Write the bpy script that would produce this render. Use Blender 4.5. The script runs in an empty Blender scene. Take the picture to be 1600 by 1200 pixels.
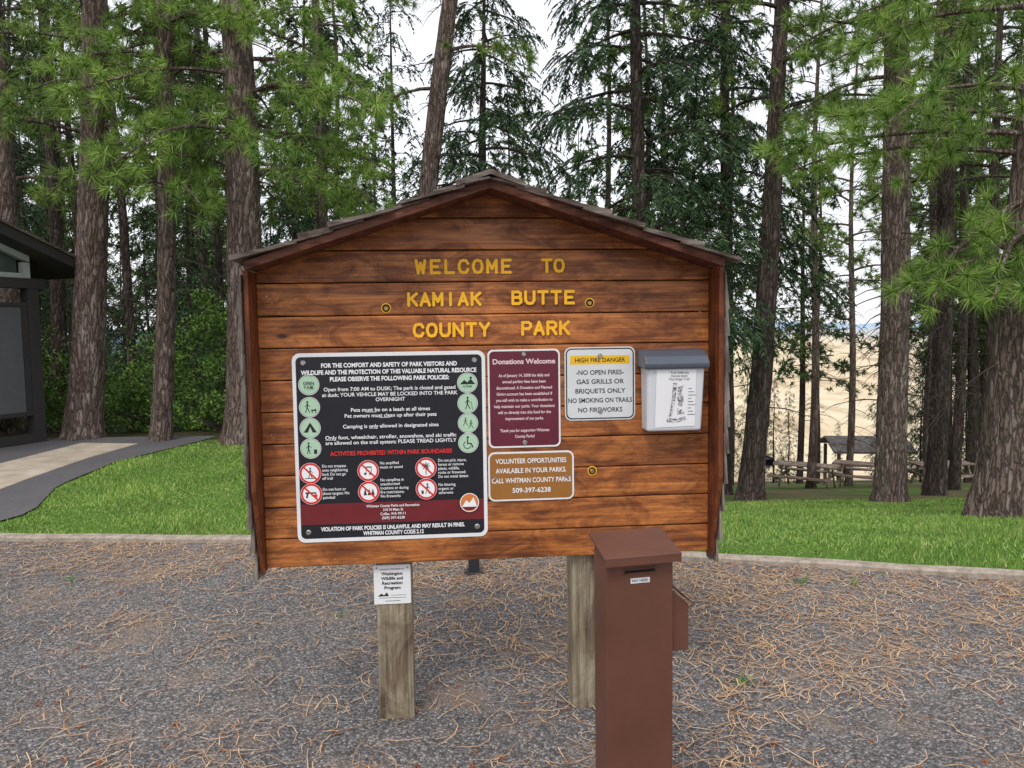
import bpy, math, random
import numpy as np
from mathutils import Matrix, Vector
random.seed(7); rng=np.random.default_rng(7)
D=bpy.data; COL=bpy.context.scene.collection
rad=math.radians

# ------------------------------------------------------------------ materials
class M:
    def __init__(s,name,base=(.5,.5,.5),rough=.7,spec=.3):
        s.m=D.materials.new(name); s.m.use_nodes=True
        s.nt=s.m.node_tree; s.n=s.nt.nodes; s.l=s.nt.links
        s.b=s.n['Principled BSDF']; s.out=s.n['Material Output']
        s.b.inputs['Base Color'].default_value=(*base,1)
        s.b.inputs['Roughness'].default_value=rough
        s.b.inputs['Specular IOR Level'].default_value=spec
    def node(s,t,**k):
        nd=s.n.new(t)
        for a,b in k.items(): setattr(nd,a,b)
        return nd
    def coord(s,scale=(1,1,1),kind='Object',rnd=False):
        tc=s.node('ShaderNodeTexCoord'); mp=s.node('ShaderNodeMapping')
        mp.inputs['Scale'].default_value=scale
        s.l.new(tc.outputs[kind],mp.inputs['Vector'])
        if rnd:
            oi=s.node('ShaderNodeObjectInfo'); mm=s.node('ShaderNodeMath',operation='MULTIPLY'); mm.inputs[1].default_value=37
            s.l.new(oi.outputs['Random'],mm.inputs[0]); s.l.new(mm.outputs[0],mp.inputs['Location'])
        return mp.outputs[0]
    def noise(s,vec,scale=5,detail=5,rough=.6,dist=0):
        t=s.node('ShaderNodeTexNoise'); t.inputs['Scale'].default_value=scale; t.inputs['Detail'].default_value=detail
        t.inputs['Roughness'].default_value=rough; t.inputs['Distortion'].default_value=dist
        s.l.new(vec,t.inputs['Vector']); return t.outputs['Fac']
    def voro(s,vec,scale=5,feature='F1'):
        t=s.node('ShaderNodeTexVoronoi',feature=feature); t.inputs['Scale'].default_value=scale
        s.l.new(vec,t.inputs['Vector']); return t
    def ramp(s,fac,stops):
        r=s.node('ShaderNodeValToRGB'); e=r.color_ramp.elements
        while len(e)<len(stops): e.new(.5)
        for i,(p,c) in enumerate(stops):
            e[i].position=p; e[i].color=(*c,1) if len(c)==3 else c
        s.l.new(fac,r.inputs[0]); return r.outputs[0]
    def mix(s,fac,a,b,mode='MIX'):
        x=s.node('ShaderNodeMix',data_type='RGBA',blend_type=mode)
        for i,v in ((0,fac),(6,a),(7,b)):
            if hasattr(v,'is_linked'): s.l.new(v,x.inputs[i])
            elif i==0: x.inputs[i].default_value=v
            else: x.inputs[i].default_value=(*v,1)
        return x.outputs[2]
    def bump(s,h,strength=.5,dist=.01):
        b=s.node('ShaderNodeBump'); b.inputs['Strength'].default_value=strength; b.inputs['Distance'].default_value=dist
        s.l.new(h,b.inputs['Height']); s.l.new(b.outputs[0],s.b.inputs['Normal'])
    def col(s,c): s.l.new(c,s.b.inputs['Base Color'])
    def mul(s,a,b):
        m=s.node('ShaderNodeMath',operation='MULTIPLY')
        for i,v in ((0,a),(1,b)):
            if hasattr(v,'is_linked'): s.l.new(v,m.inputs[i])
            else: m.inputs[i].default_value=v
        return m.outputs[0]

def flat(name,c,rough=.5,spec=.4,var=.12):
    m=M(name,c,rough,spec); v=m.coord()
    n=m.noise(v,9,4); k=1-var
    m.col(m.ramp(n,[(.3,tuple(x*k for x in c)),(.7,tuple(min(1,x*(1+var*.5)) for x in c))]))
    return m.m

def wood_mat(name,dark,mid,light,rough=.38,worn=True,axis='x',pv=.3):
    m=M(name,mid,rough,.45)
    sc={'x':(1,3,16),'z':(16,16,1.0),'y':(14,1,14)}[axis]
    v=m.coord(sc,rnd=True); g=m.noise(v,2.2,9,.62,.9)
    c=m.ramp(g,[(.25,dark),(.42,mid),(.6,light),(.78,mid)])
    v3=m.coord({'x':(1.2,3,60),'z':(60,60,1.2),'y':(50,1,50)}[axis],rnd=True)
    c=m.mix(.75,c,m.ramp(m.noise(v3,1.6,6,.7,.3),[(.32,(.5,.44,.4)),(.62,(1.25,1.25,1.25))]),'MULTIPLY')
    v2=m.coord({'x':(2.2,1,5),'z':(3,3,1.2),'y':(3,1.4,3)}[axis],rnd=True)
    p=m.noise(v2,2.3,8,.72,.8)
    c=m.mix(m.ramp(p,[(.42,(0,0,0)),(.60,(.9,.9,.9))]),c,m.mix(1.0,c,(.36,.28,.26),'MULTIPLY'))
    k=m.voro(m.coord({'x':(3.2,1,8),'z':(7,7,2),'y':(7,2,7)}[axis],rnd=True),1.0)
    c=m.mix(m.ramp(k.outputs['Distance'],[(.04,(1,1,1)),(.12,(0,0,0))]),c,tuple(x*.35 for x in dark))
    oi=m.node('ShaderNodeObjectInfo')
    c=m.mix(1.0,c,m.ramp(oi.outputs['Random'],[(0,(1-pv,1-pv*1.15,1-pv*1.2)),(1,(1+pv*.6,)*3)]),'MULTIPLY')
    m.col(c)
    m.l.new(m.ramp(p,[(.3,(rough*.8,)*3),(.7,(min(1,rough*1.7),)*3)]),m.b.inputs['Roughness'])
    m.bump(g,.35,.004)
    return m.m

WOOD=wood_mat('stained_cedar',(.085,.027,.011),(.34,.110,.028),(.55,.205,.050))
WOODD=wood_mat('stained_trim',(.05,.016,.007),(.20,.055,.015),(.28,.08,.02),.5,axis='z')
WOODR=wood_mat('stained_rake',(.05,.02,.012),(.15,.05,.025),(.21,.07,.032),.55)
SHAKE=wood_mat('weathered_shake',(.05,.042,.036),(.18,.155,.135),(.32,.285,.255),.9,axis='z')
SHAKER=wood_mat('weathered_roof_shake',(.05,.04,.034),(.17,.14,.12),(.30,.26,.23),.9,axis='x')
POST=wood_mat('treated_post',(.13,.112,.07),(.30,.26,.175),(.44,.395,.29),.85,axis='z',pv=.15)
DARKGAP=flat('groove_dark',(.012,.008,.006),.9)
YEL=flat('routed_yellow',(.95,.50,.04),.7,.1)
WHITE=flat('sign_white',(.78,.79,.80),.35,var=.05)
OFFW=flat('sign_offwhite',(.66,.68,.69),.35,var=.06)
BLACK=flat('sign_black',(.018,.018,.024),.3,.4)
TXTW=flat('print_white',(.85,.85,.86),.5,var=.02)
TXTP=flat('print_pink',(.78,.58,.60),.5,var=.02)
TXTB=flat('print_black',(.02,.02,.02),.5,var=.02)
REDP=flat('print_red',(.65,.03,.03),.5,var=.03)
BAND=flat('band_red',(.17,.02,.025),.35)
MAR=flat('sign_maroon',(.13,.018,.035),.35)
BRN=flat('sign_brown',(.33,.14,.03),.4)
YB=flat('sign_yellow',(.85,.50,.02),.4)
GRN=flat('pictogram_green',(.42,.62,.44),.4,var=.04)
ORG=flat('mark_orange',(.70,.22,.06),.4)
def metal(name,c,r=.35):
    m=M(name,c,r,.5); m.b.inputs['Metallic'].default_value=.9; return m.m
BOLT=metal('bolt_steel',(.45,.44,.42))
BRASS=metal('bolt_brass',(.45,.33,.12))

# ------------------------------------------------------------------ mesh helpers
def empty(name,loc=(0,0,0),rz=0):
    e=D.objects.new(name,None); COL.objects.link(e); e.location=loc; e.rotation_euler=(0,0,rad(rz)); e.empty_display_size=.2
    return e
def obj(name,verts,faces,mat,parent=None,smooth=False,bevel=0,seg=2):
    me=D.meshes.new(name); me.from_pydata([tuple(v) for v in verts],[],faces); me.materials.append(mat); me.update()
    o=D.objects.new(name,me); COL.objects.link(o)
    if parent: o.parent=parent
    if smooth: me.polygons.foreach_set('use_smooth',[True]*len(me.polygons))
    if bevel:
        b=o.modifiers.new('bevel','BEVEL'); b.width=bevel; b.segments=seg; b.limit_method='ANGLE'
    return o
BF=[(0,3,2,1),(4,5,6,7),(0,1,5,4),(1,2,6,5),(2,3,7,6),(3,0,4,7)]
def box(name,x,y,z,mat,parent=None,bevel=0):
    v=[(x[0],y[0],z[0]),(x[1],y[0],z[0]),(x[1],y[1],z[0]),(x[0],y[1],z[0]),(x[0],y[0],z[1]),(x[1],y[0],z[1]),(x[1],y[1],z[1]),(x[0],y[1],z[1])]
    return obj(name,v,BF,mat,parent,bevel=bevel)
def prism(name,pts,a,b,mat,parent=None,axis='y',bevel=0):
    n=len(pts)
    f=(lambda p,t:(p[0],t,p[1])) if axis=='y' else ((lambda p,t:(t,p[0],p[1])) if axis=='x' else (lambda p,t:(p[0],p[1],t)))
    v=[f(p,a) for p in pts]+[f(p,b) for p in pts]
    fs=[tuple(range(n)),tuple(range(2*n-1,n-1,-1))]+[(i,i+n,(i+1)%n+n,(i+1)%n) for i in range(n)]
    return obj(name,v,fs,mat,parent,bevel=bevel)
def rrect(w,h,r,n=6,cx=0,cz=0):
    p=[]
    for (sx,sz,a0) in ((1,1,0),(-1,1,90),(-1,-1,180),(1,-1,270)):
        for i in range(n+1):
            a=rad(a0+90*i/n); p.append((cx+sx*(w/2-r)+r*math.cos(a),cz+sz*(h/2-r)+r*math.sin(a)))
    return p
def soup(name,V,k,mats,parent=None,midx=None,smooth=False):
    V=np.asarray(V,dtype=np.float32).reshape(-1,3); n=len(V)//k
    me=D.meshes.new(name); me.vertices.add(len(V)); me.vertices.foreach_set('co',V.ravel())
    me.loops.add(len(V)); me.loops.foreach_set('vertex_index',np.arange(len(V),dtype=np.int32))
    me.polygons.add(n); me.polygons.foreach_set('loop_start',np.arange(n,dtype=np.int32)*k)
    try: me.polygons.foreach_set('loop_total',np.full(n,k,dtype=np.int32))
    except Exception: pass
    for m in mats: me.materials.append(m)
    if midx is not None: me.polygons.foreach_set('material_index',midx.astype(np.int32))
    me.update(calc_edges=True)
    o=D.objects.new(name,me); COL.objects.link(o)
    if parent: o.parent=parent
    return o

class Face:
    def __init__(s,parent,y): s.p=parent; s.y=y; s.k=0; s.parts={}
    def step(s): s.k+=1; return s.y-0.00004*s.k
    def poly(s,pts,mat):
        y=s.step(); s.parts.setdefault(mat.name,(mat,[],[]))
        _,v,f=s.parts[mat.name]; b=len(v); v.extend((p[0],y,p[1]) for p in pts); f.append(tuple(range(b,b+len(pts))))
    def disc(s,cx,cz,r,mat,n=28): s.poly([(cx+r*math.cos(2*math.pi*i/n),cz+r*math.sin(2*math.pi*i/n)) for i in range(n)],mat)
    def line(s,pts,w,mat):
        for (a,b) in zip(pts[:-1],pts[1:]):
            dx,dz=b[0]-a[0],b[1]-a[1]; L=math.hypot(dx,dz) or 1; nx,nz=-dz/L*w/2,dx/L*w/2; ex,ez=dx/L*w*.3,dz/L*w*.3
            s.poly([(a[0]-ex+nx,a[1]-ez+nz),(b[0]+ex+nx,b[1]+ez+nz),(b[0]+ex-nx,b[1]+ez-nz),(a[0]-ex-nx,a[1]-ez-nz)],mat)
    def rect(s,x0,x1,z0,z1,mat): s.poly([(x0,z0),(x1,z0),(x1,z1),(x0,z1)],mat)
    def done(s,name='graphics'):
        for m,v,f in s.parts.values(): obj(name+'_'+m.name,v,f,m,s.p)
def text(parent,t,x,z,cap,mat,y,width=None,align='CENTER',bold=0.0):
    cu=D.curves.new('lettering','FONT'); cu.body=t; cu.size=cap/.70; cu.align_x=align; cu.offset=bold*cap
    cu.materials.append(mat); cu.resolution_u=3
    o=D.objects.new('lettering',cu); COL.objects.link(o); o.parent=parent
    o.rotation_euler=(rad(90),0,0); o.location=(x,y,z-cap/2)
    if width:
        bpy.context.view_layer.update(); w=o.dimensions.x
        if w>0: o.scale.x=width/w
    return o
def screw(parent,x,z,y,r=.009,mat=None):
    n=14; v=[];f=[]
    for rr,yy in ((r,y),(r,y-.002),(r*.7,y-.005)):
        v+= [(x+rr*math.cos(2*math.pi*i/n),yy,z+rr*math.sin(2*math.pi*i/n)) for i in range(n)]
    for k in range(2): f+=[(k*n+i,k*n+(i+1)%n,(k+1)*n+(i+1)%n,(k+1)*n+i) for i in range(n)]
    f.append(tuple(range(2*n,3*n)))
    obj('screw',v,f,mat or BOLT,parent)

# ------------------------------------------------------------------ terrain
def sstep(a,b,x): t=np.clip((x-a)/(b-a),0,1); return t*t*(3-2*t)
def H(x,y):
    x=np.asarray(x,float); y=np.asarray(y,float)
    dr=np.maximum(0,y-5.3); dl=np.maximum(0,y-12.3)
    hr=-.195*dr*dr/(dr+.4); hl=-.17*dl*dl/(dl+1.5)
    h=hl+(hr-hl)*sstep(-2,1.5,x)
    A=sstep(150,900,y)*16
    hills=-60+A*(np.sin(x/210+y/330)+.7*np.sin(x/97-y/260+1)+.5*np.sin(y/150+x/400))+sstep(2500,9000,y)*45+sstep(6500,9500,y)*(70+50*np.sin(x/1300+1))
    return np.maximum(h,hills)
def grid(name,xs,ys,zf,mat,dz=0):
    X,Y=np.meshgrid(xs,ys); Z=zf(X,Y)+dz; nx,ny=len(xs),len(ys)
    V=np.stack([X,Y,Z],-1).reshape(-1,3)
    i=np.arange(ny-1)[:,None]*nx+np.arange(nx-1)[None,:]
    F=np.stack([i,i+1,i+nx+1,i+nx],-1).reshape(-1,4)
    return obj(name,V.tolist(),[tuple(f) for f in F.tolist()],mat,smooth=True)
def geo(a,b,n): return a*(b/a)**(np.arange(n+1)/n)
xs=np.concatenate([-geo(10,9000,45)[::-1],np.arange(-9.6,10,.4),geo(10,9000,45)])
ys=np.concatenate([-geo(4,2000,20)[::-1],np.arange(-3.6,16,.35),geo(16,11000,95)])

def mr(m,val,a,b):
    r=m.node('ShaderNodeMapRange'); r.inputs[1].default_value=a; r.inputs[2].default_value=b; m.l.new(val,r.inputs[0]); return r.outputs[0]
g=M('ground_earth',(.1,.1,.05),.95,.1)
v=g.coord((1,1,1)); n1=g.noise(v,.8,8,.65); n2=g.noise(v,9,6,.7)
c=g.ramp(n1,[(.3,(.045,.05,.018)),(.5,(.08,.07,.035)),(.7,(.05,.09,.022))])
c=g.mix(.5,c,g.ramp(n2,[(.3,(.4,.4,.4)),(.7,(1.3,1.25,1.1))]),'MULTIPLY')
wn=g.noise(g.coord((.016,.004,.01)),1,6,.65); w=g.ramp(wn,[(.36,(.42,.32,.20)),(.46,(.62,.50,.33)),(.56,(.72,.60,.42)),(.66,(.48,.39,.25))])
sp=g.node('ShaderNodeSeparateXYZ'); tc=g.node('ShaderNodeTexCoord'); g.l.new(tc.outputs['Object'],sp.inputs[0])
fx=g.node('ShaderNodeMath',operation='MULTIPLY_ADD'); g.l.new(sp.outputs[1],fx.inputs[0]); fx.inputs[1].default_value=-.22; g.l.new(sp.outputs[0],fx.inputs[2])
isw=mr(g,fx.outputs[0],-12,4)
forest=g.ramp(g.noise(g.coord((.05,.05,.05)),1,6,.7),[(.3,(.012,.025,.010)),(.7,(.035,.06,.02))])
w=g.mix(isw,forest,w)
c=g.mix(mr(g,sp.outputs[1],44,50),c,w)
c=g.mix(mr(g,sp.outputs[1],1500,8000),c,(.33,.45,.60))  # blue distance haze painted into the far ground colour
g.col(c); g.bump(n2,.6,.03)
ground=grid('ground',xs,ys,H,g.m,-.04)

def curb_y(x):
    return np.interp(x,[-14,-8,-4.4,-2,0,1.5,3.2,5,9,14],[6.6,6.3,5.95,5.75,5.45,5.10,4.66,3.9,2.0,-1.0])
gv=M('gravel',(.16,.16,.17),.9,.25)
v=gv.coord(); vo=gv.voro(v,100); vo2=gv.voro(v,230); n=gv.noise(v,.7,6,.6); n2=gv.noise(v,45,5,.7)
sepc=gv.node('ShaderNodeSeparateColor'); gv.l.new(vo.outputs['Color'],sepc.inputs[0])
c=gv.ramp(sepc.outputs[0],[(0,(.11,.105,.105)),(.45,(.205,.195,.195)),(.8,(.30,.285,.28)),(1,(.50,.475,.45))])
c=gv.mix(.75,c,gv.ramp(vo.outputs['Distance'],[(.2,(1,1,1)),(.75,(.35,.35,.35))]),'MULTIPLY')
c=gv.mix(.5,c,gv.ramp(n2,[(.3,(.6,.6,.6)),(.7,(1.45,1.45,1.45))]),'MULTIPLY')
c=gv.mix(.85,c,gv.ramp(n,[(.3,(.76,.76,.80)),(.7,(1.26,1.20,1.16))]),'MULTIPLY')
c=gv.mix(gv.ramp(gv.noise(v,2.1,7,.7),[(.52,(0,0,0)),(.70,(.6,.6,.6))]),c,(.34,.235,.16))
gv.col(c)
mx=gv.node('ShaderNodeMath',operation='ADD'); gv.l.new(gv.mul(vo.outputs['Distance'],-1.0),mx.inputs[0]); gv.l.new(gv.mul(vo2.outputs['Distance'],-.5),mx.inputs[1])
gv.bump(mx.outputs[0],.85,.010)
gx=np.arange(-14,14.01,.4); rows=26; V=[];F=[]
for j in range(rows+1):
    for x in gx:
        cy=float(curb_y(x)); y=-9+(cy+9)*j/rows; V.append((x,y,0.0))
nx=len(gx)
for j in range(rows):
    for i in range(nx-1): a=j*nx+i; F.append((a,a+1,a+nx+1,a+nx))
obj('gravel_lot',V,F,gv.m)
N=8000; px=rng.uniform(-4,4.2,N); py=1.9+rng.random(N)**1.3*4.2; ok=py<curb_y(px)-.03; px,py=px[ok],py[ok]; N=len(px)
r=rng.uniform(.0025,.007,N); oc=np.array([(1,0,0),(0,1,0),(-1,0,0),(0,-1,0),(0,0,.7),(0,0,-.7)]); tri=[(0,1,4),(1,2,4),(2,3,4),(3,0,4)]
an=rng.uniform(0,6.28,N); P=np.zeros((N,6,3))
for k in range(6):
    ax,ay,az=oc[k]; j=rng.uniform(.7,1.25,N)
    P[:,k,0]=px+r*j*(ax*np.cos(an)-ay*np.sin(an)); P[:,k,1]=py+r*j*(ax*np.sin(an)+ay*np.cos(an)); P[:,k,2]=.001+r*az*j
pb=M('pebble',(.2,.2,.2),.85,.3); gi=pb.node('ShaderNodeNewGeometry')
pb.col(pb.ramp(gi.outputs['Random Per Island'],[(0,(.11,.105,.105)),(.6,(.25,.24,.235)),(1,(.45,.42,.39))]))
me=D.meshes.new('loose_gravel'); idx=(np.arange(N)[:,None,None]*6+np.array(tri)[None]).reshape(-1,3)
me.from_pydata(P.reshape(-1,3).tolist(),[],idx.tolist()); me.materials.append(pb.m); o=D.objects.new('loose_gravel',me); COL.objects.link(o)

# pine needles on gravel
N=32000
x=rng.uniform(-4.3,4.6,N); y=1.7+rng.random(N)*4.3
dens=.15+.85*np.exp(-((y-curb_y(x)+.40)/.45)**2)+.7*np.exp(-((x+1.6)**2/1.0+(y-2.25)**2/.25))+.7*np.exp(-((x-.9)**2/1.6+(y-4.4)**2/.6))+.5*np.exp(-((x-2.2)**2/1.2+(y-3.6)**2/.2))+.5*(np.sin(x*2.3+y*1.7+np.sin(y*3))*np.sin(y*2.9-x*1.1+np.sin(x*4))>.35)
ok=(rng.random(N)<dens*.7)&(y<curb_y(x)-.02); x,y=x[ok],y[ok]; N=len(x)
a=rng.uniform(0,math.pi,N)*.9+.25*np.sin(x); L=rng.uniform(.06,.21,N); cv=rng.normal(0,.4,N); z0=rng.uniform(.004,.012,N)
segs=3; quads=[]
def npt(t):
    ang=a+cv*(t-.5)*2; s=(t-.5)*L
    return np.stack([x+np.cos(ang)*s-np.sin(a)*cv*L*.3*(t-.5)**2*4, y+np.sin(ang)*s+np.cos(a)*cv*L*.3*(t-.5)**2*4, z0+.006*np.sin(t*3.1)],-1)
wv=np.stack([-np.sin(a),np.cos(a),0*a],-1)*rng.uniform(.0008,.0021,(N,1))
for k in range(segs):
    p,q=npt(k/segs),npt((k+1)/segs); quads.append(np.stack([p-wv,q-wv,q+wv,p+wv],1))
Q=np.concatenate(quads)
nm=M('dry_needles',(.5,.25,.1),.7,.3); gi=nm.node('ShaderNodeNewGeometry')
nm.col(nm.ramp(gi.outputs['Random Per Island'],[(0,(.36,.17,.07)),(.5,(.62,.37,.19)),(1,(.76,.57,.37))]))
soup('pine_needle_litter',Q.reshape(-1,3),4,[nm.m])
N=190; x=rng.uniform(-3.6,3.6,N); y=rng.uniform(2,5.3,N); V=[]
for i in range(N):
    for t in range(4):
        c0=Vector((x[i],y[i],.008)); V+= [c0+Vector(rng.uniform(-.011,.011,3)) for _ in range(3)]
soup('cone_fragments',np.array([tuple(v) for v in V]),3,[flat('cone_rust',(.36,.10,.03),.8)])
V=[]
for (wx,wy,n_,hh_) in ((1.02,3.32,34,.045),(1.78,4.62,30,.07),(2.1,4.6,20,.05),(-2.9,4.9,20,.04),(-1.0,4.2,14,.03)):
    for i in range(n_):
        b0=np.array([wx,wy,0])+rng.normal(0,.02,3)*[1,1,0]; dd=rng.normal(0,.6,3); dd[2]=1; sdv=rng.normal(size=3); sdv[2]=0; sdv=sdv/np.linalg.norm(sdv)*.003
        V+=[b0-sdv,b0+sdv,b0+dd*hh_*rng.uniform(.5,1.1)]
soup('gravel_weeds',np.array(V),3,[flat('weed_green',(.10,.24,.05),.7)])

cx=np.arange(-4.5,9,.15); V=[];F=[]
for i,xx in enumerate(cx):
    cy=float(curb_y(xx)); w=.05+.004*math.sin(i*1.7)
    for (dy,z) in ((-w,-.02),(-w,.030),(-w+.015,.042),(w-.015,.044),(w,.03),(w,-.05)): V.append((xx,cy+dy,z+.003*math.sin(i*.9)))
for i in range(len(cx)-1):
    for k in range(5): a=i*6+k; F.append((a,a+6,a+7,a+1))
cm=M('edging_concrete',(.3,.25,.2),.9); v=cm.coord(); cm.col(cm.ramp(cm.noise(v,14,7,.7),[(.3,(.19,.15,.11)),(.6,(.42,.36,.30)),(.75,(.28,.18,.12))])); cm.bump(cm.noise(v,60,4),.5,.004)
obj('lawn_edging',V,F,cm.m,smooth=False)

# lawn
gm=M('lawn',(.1,.2,.03),.9,.15)
v=gm.coord(); n1=gm.noise(v,1.3,6,.6); n2=gm.noise(v,55,5,.75); n3=gm.noise(v,.38,6,.65,.5)
c=gm.ramp(n2,[(.25,(.06,.12,.022)),(.5,(.13,.25,.045)),(.75,(.23,.36,.08))])
c=gm.mix(.6,c,gm.ramp(n1,[(.3,(.7,.75,.6)),(.7,(1.2,1.15,1.0))]),'MULTIPLY')
sp=gm.node('ShaderNodeSeparateXYZ'); tc=gm.node('ShaderNodeTexCoord'); gm.l.new(tc.outputs['Object'],sp.inputs[0])
far=mr(gm,sp.outputs[1],9,13.5)
dk=gm.ramp(n3,[(.42,(.20,.14,.09)),(.49,(.10,.12,.04)),(.57,(.12,.22,.04))])
c=gm.mix(gm.mul(far,.95),c,dk)
gm.col(c); gm.bump(n2,1.0,.03)
lx=np.concatenate([np.arange(-9,10,.3),np.arange(10,34,1.0)]); V=[];F=[]; R=60
for j in range(R+1):
    for xx in lx:
        a=float(curb_y(xx)); b=float(np.interp(xx,[-9,-1,1.5,4,34],[11.5,11.5,34,36,40])); t=(j/R)**1.5
        yy=a+(b-a)*t; V.append((xx,yy,float(H(xx,yy))-.004))
nx=len(lx)
for j in range(R):
    for i in range(nx-1): a=j*nx+i; F.append((a,a+1,a+nx+1,a+nx))
obj('lawn',V,F,gm.m,smooth=True)
def path_edge(y): return np.interp(y,[5.9,6.5,6.9,8,9.5,11.4],[-4.9,-4.38,-4.4,-4.85,-5.0,-4.62])
def blades(N,x0,x1,y0,y1):
    x=rng.uniform(x0,x1,N); y=y0+(y1-y0)*rng.random(N)**1.25
    ok=(y>curb_y(x)+.03)&(x>path_edge(y)+.02)&(np.abs(x)/y<.85); return x[ok],y[ok]
xa,ya=blades(75000,-5,-1.0,5.6,11.3); xb,yb=blades(150000,.6,9,4.0,13.0)
x=np.concatenate([xa,xb]); y=np.concatenate([ya,yb])
thin=(np.sin(x*1.9+np.sin(y*1.3)*2)*np.sin(y*1.7+np.sin(x*2.1))+.25*rng.normal(size=len(x)))<.72
thin|=(y<8.5); x,y=x[thin],y[thin]; N=len(x)
z=H(x,y)-.006; hh=rng.uniform(.014,.040,N)*(1+.5*np.sin(x*3+1.3*np.sin(y))*np.sin(y*2.3+x)); edge=(y-curb_y(x))<.12; hh[edge]*=1.35
aa=rng.uniform(0,6.28,N); w=rng.uniform(.0025,.005,N)*np.maximum(1,y/6.5); lean=rng.uniform(0,.035,N)
c0=np.stack([x,y,z],-1); sd=np.stack([np.cos(aa),np.sin(aa),0*aa],-1)*w[:,None]; la=rng.uniform(0,6.28,N)
tip=c0+np.stack([np.cos(la)*lean,np.sin(la)*lean,hh],-1)
bm_=M('grass_blade',(.1,.25,.03),.6,.3); gi=bm_.node('ShaderNodeNewGeometry')
cc=bm_.ramp(gi.outputs['Random Per Island'],[(0,(.12,.23,.035)),(.5,(.21,.37,.07)),(.85,(.32,.49,.11)),(1,(.55,.50,.26))])
cc=bm_.mix(.9,cc,bm_.ramp(bm_.noise(bm_.coord(),1.1,6,.65),[(.3,(.55,.62,.55)),(.7,(1.3,1.2,1.15)) ]),'MULTIPLY')
bm_.col(cc)
soup('grass_blades',np.stack([c0-sd,c0+sd,tip],1).reshape(-1,3),3,[bm_.m])

am=M('asphalt',(.07,.07,.075),.9,.2); v=am.coord()
am.col(am.mix(.5,am.ramp(am.noise(v,120,3,.8),[(.3,(.07,.07,.075)),(.7,(.17,.165,.17))]),am.ramp(am.noise(v,1.4,6),[(.3,(.8,.8,.85)),(.7,(1.25,1.2,1.15))]),'MULTIPLY')); am.bump(am.noise(v,160,3),.5,.004)
yy=np.arange(6.1,11.9,.3); V=[];F=[]
for i,t in enumerate(yy): V+=[(-14,t,.012),(float(path_edge(t)),t,.012)]
for i in range(len(yy)-1): F.append((2*i,2*i+1,2*i+3,2*i+2))
obj('asphalt_path',V,F,am.m)
ccm=M('walk_concrete',(.42,.36,.29),.85); v=ccm.coord(); ccm.col(ccm.ramp(ccm.noise(v,3,8,.65),[(.3,(.36,.29,.22)),(.7,(.60,.52,.42))])); ccm.bump(ccm.noise(v,90,3),.3,.003)
prism('concrete_walk',[(-6.35,11.15),(-5.45,11.0),(-5.5,9.8),(-5.4,8.4),(-5.25,7.2),(-6.3,6.9),(-6.4,9.3)],.012,.022,ccm.m,axis='z')

# ------------------------------------------------------------------ notice board
nb=empty('notice_board',(-.088,3.045,0),5)
seams=[.666,.783,.909,1.035,1.161,1.287,1.412,1.538,1.662,1.790,1.915,2.040,2.165]
ZC=2.126
def roofz(x,c=ZC+.008): return c-.33*abs(x)
for i in range(len(seams)-1):
    z0,z1=seams[i]+.0018,seams[i+1]-.0018; zt=roofz(0)
    hx=.9
    if z0>=zt: break
    xa=min(hx,(zt-z0)/.33); xb=min(hx,max(0,(zt-z1)/.33)); zc=min(z1,zt)
    pts=[(-xa,z0),(xa,z0)]
    if xa==hx and xb<hx: pts+=[(hx,roofz(hx))]
    if xb>0: pts+=[(xb,z1),(-xb,z1)]
    else: pts+=[(0,zt)]
    if xa==hx and xb<hx: pts+=[(-hx,roofz(hx))]
    prism('plank_%d'%(i+1),pts,0,.036,WOOD,nb,bevel=.0045)
prism('backing',[(-.895,.672),(.895,.672),(.895,1.825),(0,2.118),(-.895,1.825)],.030,.0395,DARKGAP,nb)
for sgn,nm_ in ((-1,'left'),(1,'right')):
    pts=[(.06,1.832),(-.115,1.832),(-.115,1.0),(-.02,.655),(.06,.655)]
    xa,xb=sorted((sgn*.9005,sgn*.920)); prism('side_wing_'+nm_,pts,xa,xb,WOODD,nb,axis='x',bevel=.002)
    V=[];F=[]
    zb=.63
    for k in range(11):
        z0=zb+k*.115; z1=min(z0+.20,1.815)
        if z1-z0<.04: continue
        y=-.125
        while y<.09:
            w=random.uniform(.045,.095); y1=min(y+w,.10)
            fr=-.125 if z0>.97 else -.125+(1.0-z0)/.345*.10
            ya=max(y,fr)+random.uniform(-.018,.004) if y<=fr+.02 else y
            if y1>fr+.01:
                dz=random.uniform(-.018,.014); o1=.9205; t0=.009+random.uniform(0,.012)
                q=[(o1+.006,z0+dz),(o1+.006+t0,z0+dz),(o1+.005,z1),(o1+.001,z1)]
                b=len(V)
                for yy_ in (ya,y1-.003):
                    V+=[(sgn*qx,yy_,qz) for qx,qz in q]
                F+=[(b,b+1,b+2,b+3),(b+7,b+6,b+5,b+4)]+[(b+i,b+4+i,b+4+(i+1)%4,b+(i+1)%4) for i in range(4)]
            y=y1
    obj('side_shakes_'+nm_,V,F,SHAKE,nb)
sl=math.atan(.33); cs,sn=math.cos(sl),math.sin(sl)
EX=.900
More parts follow.
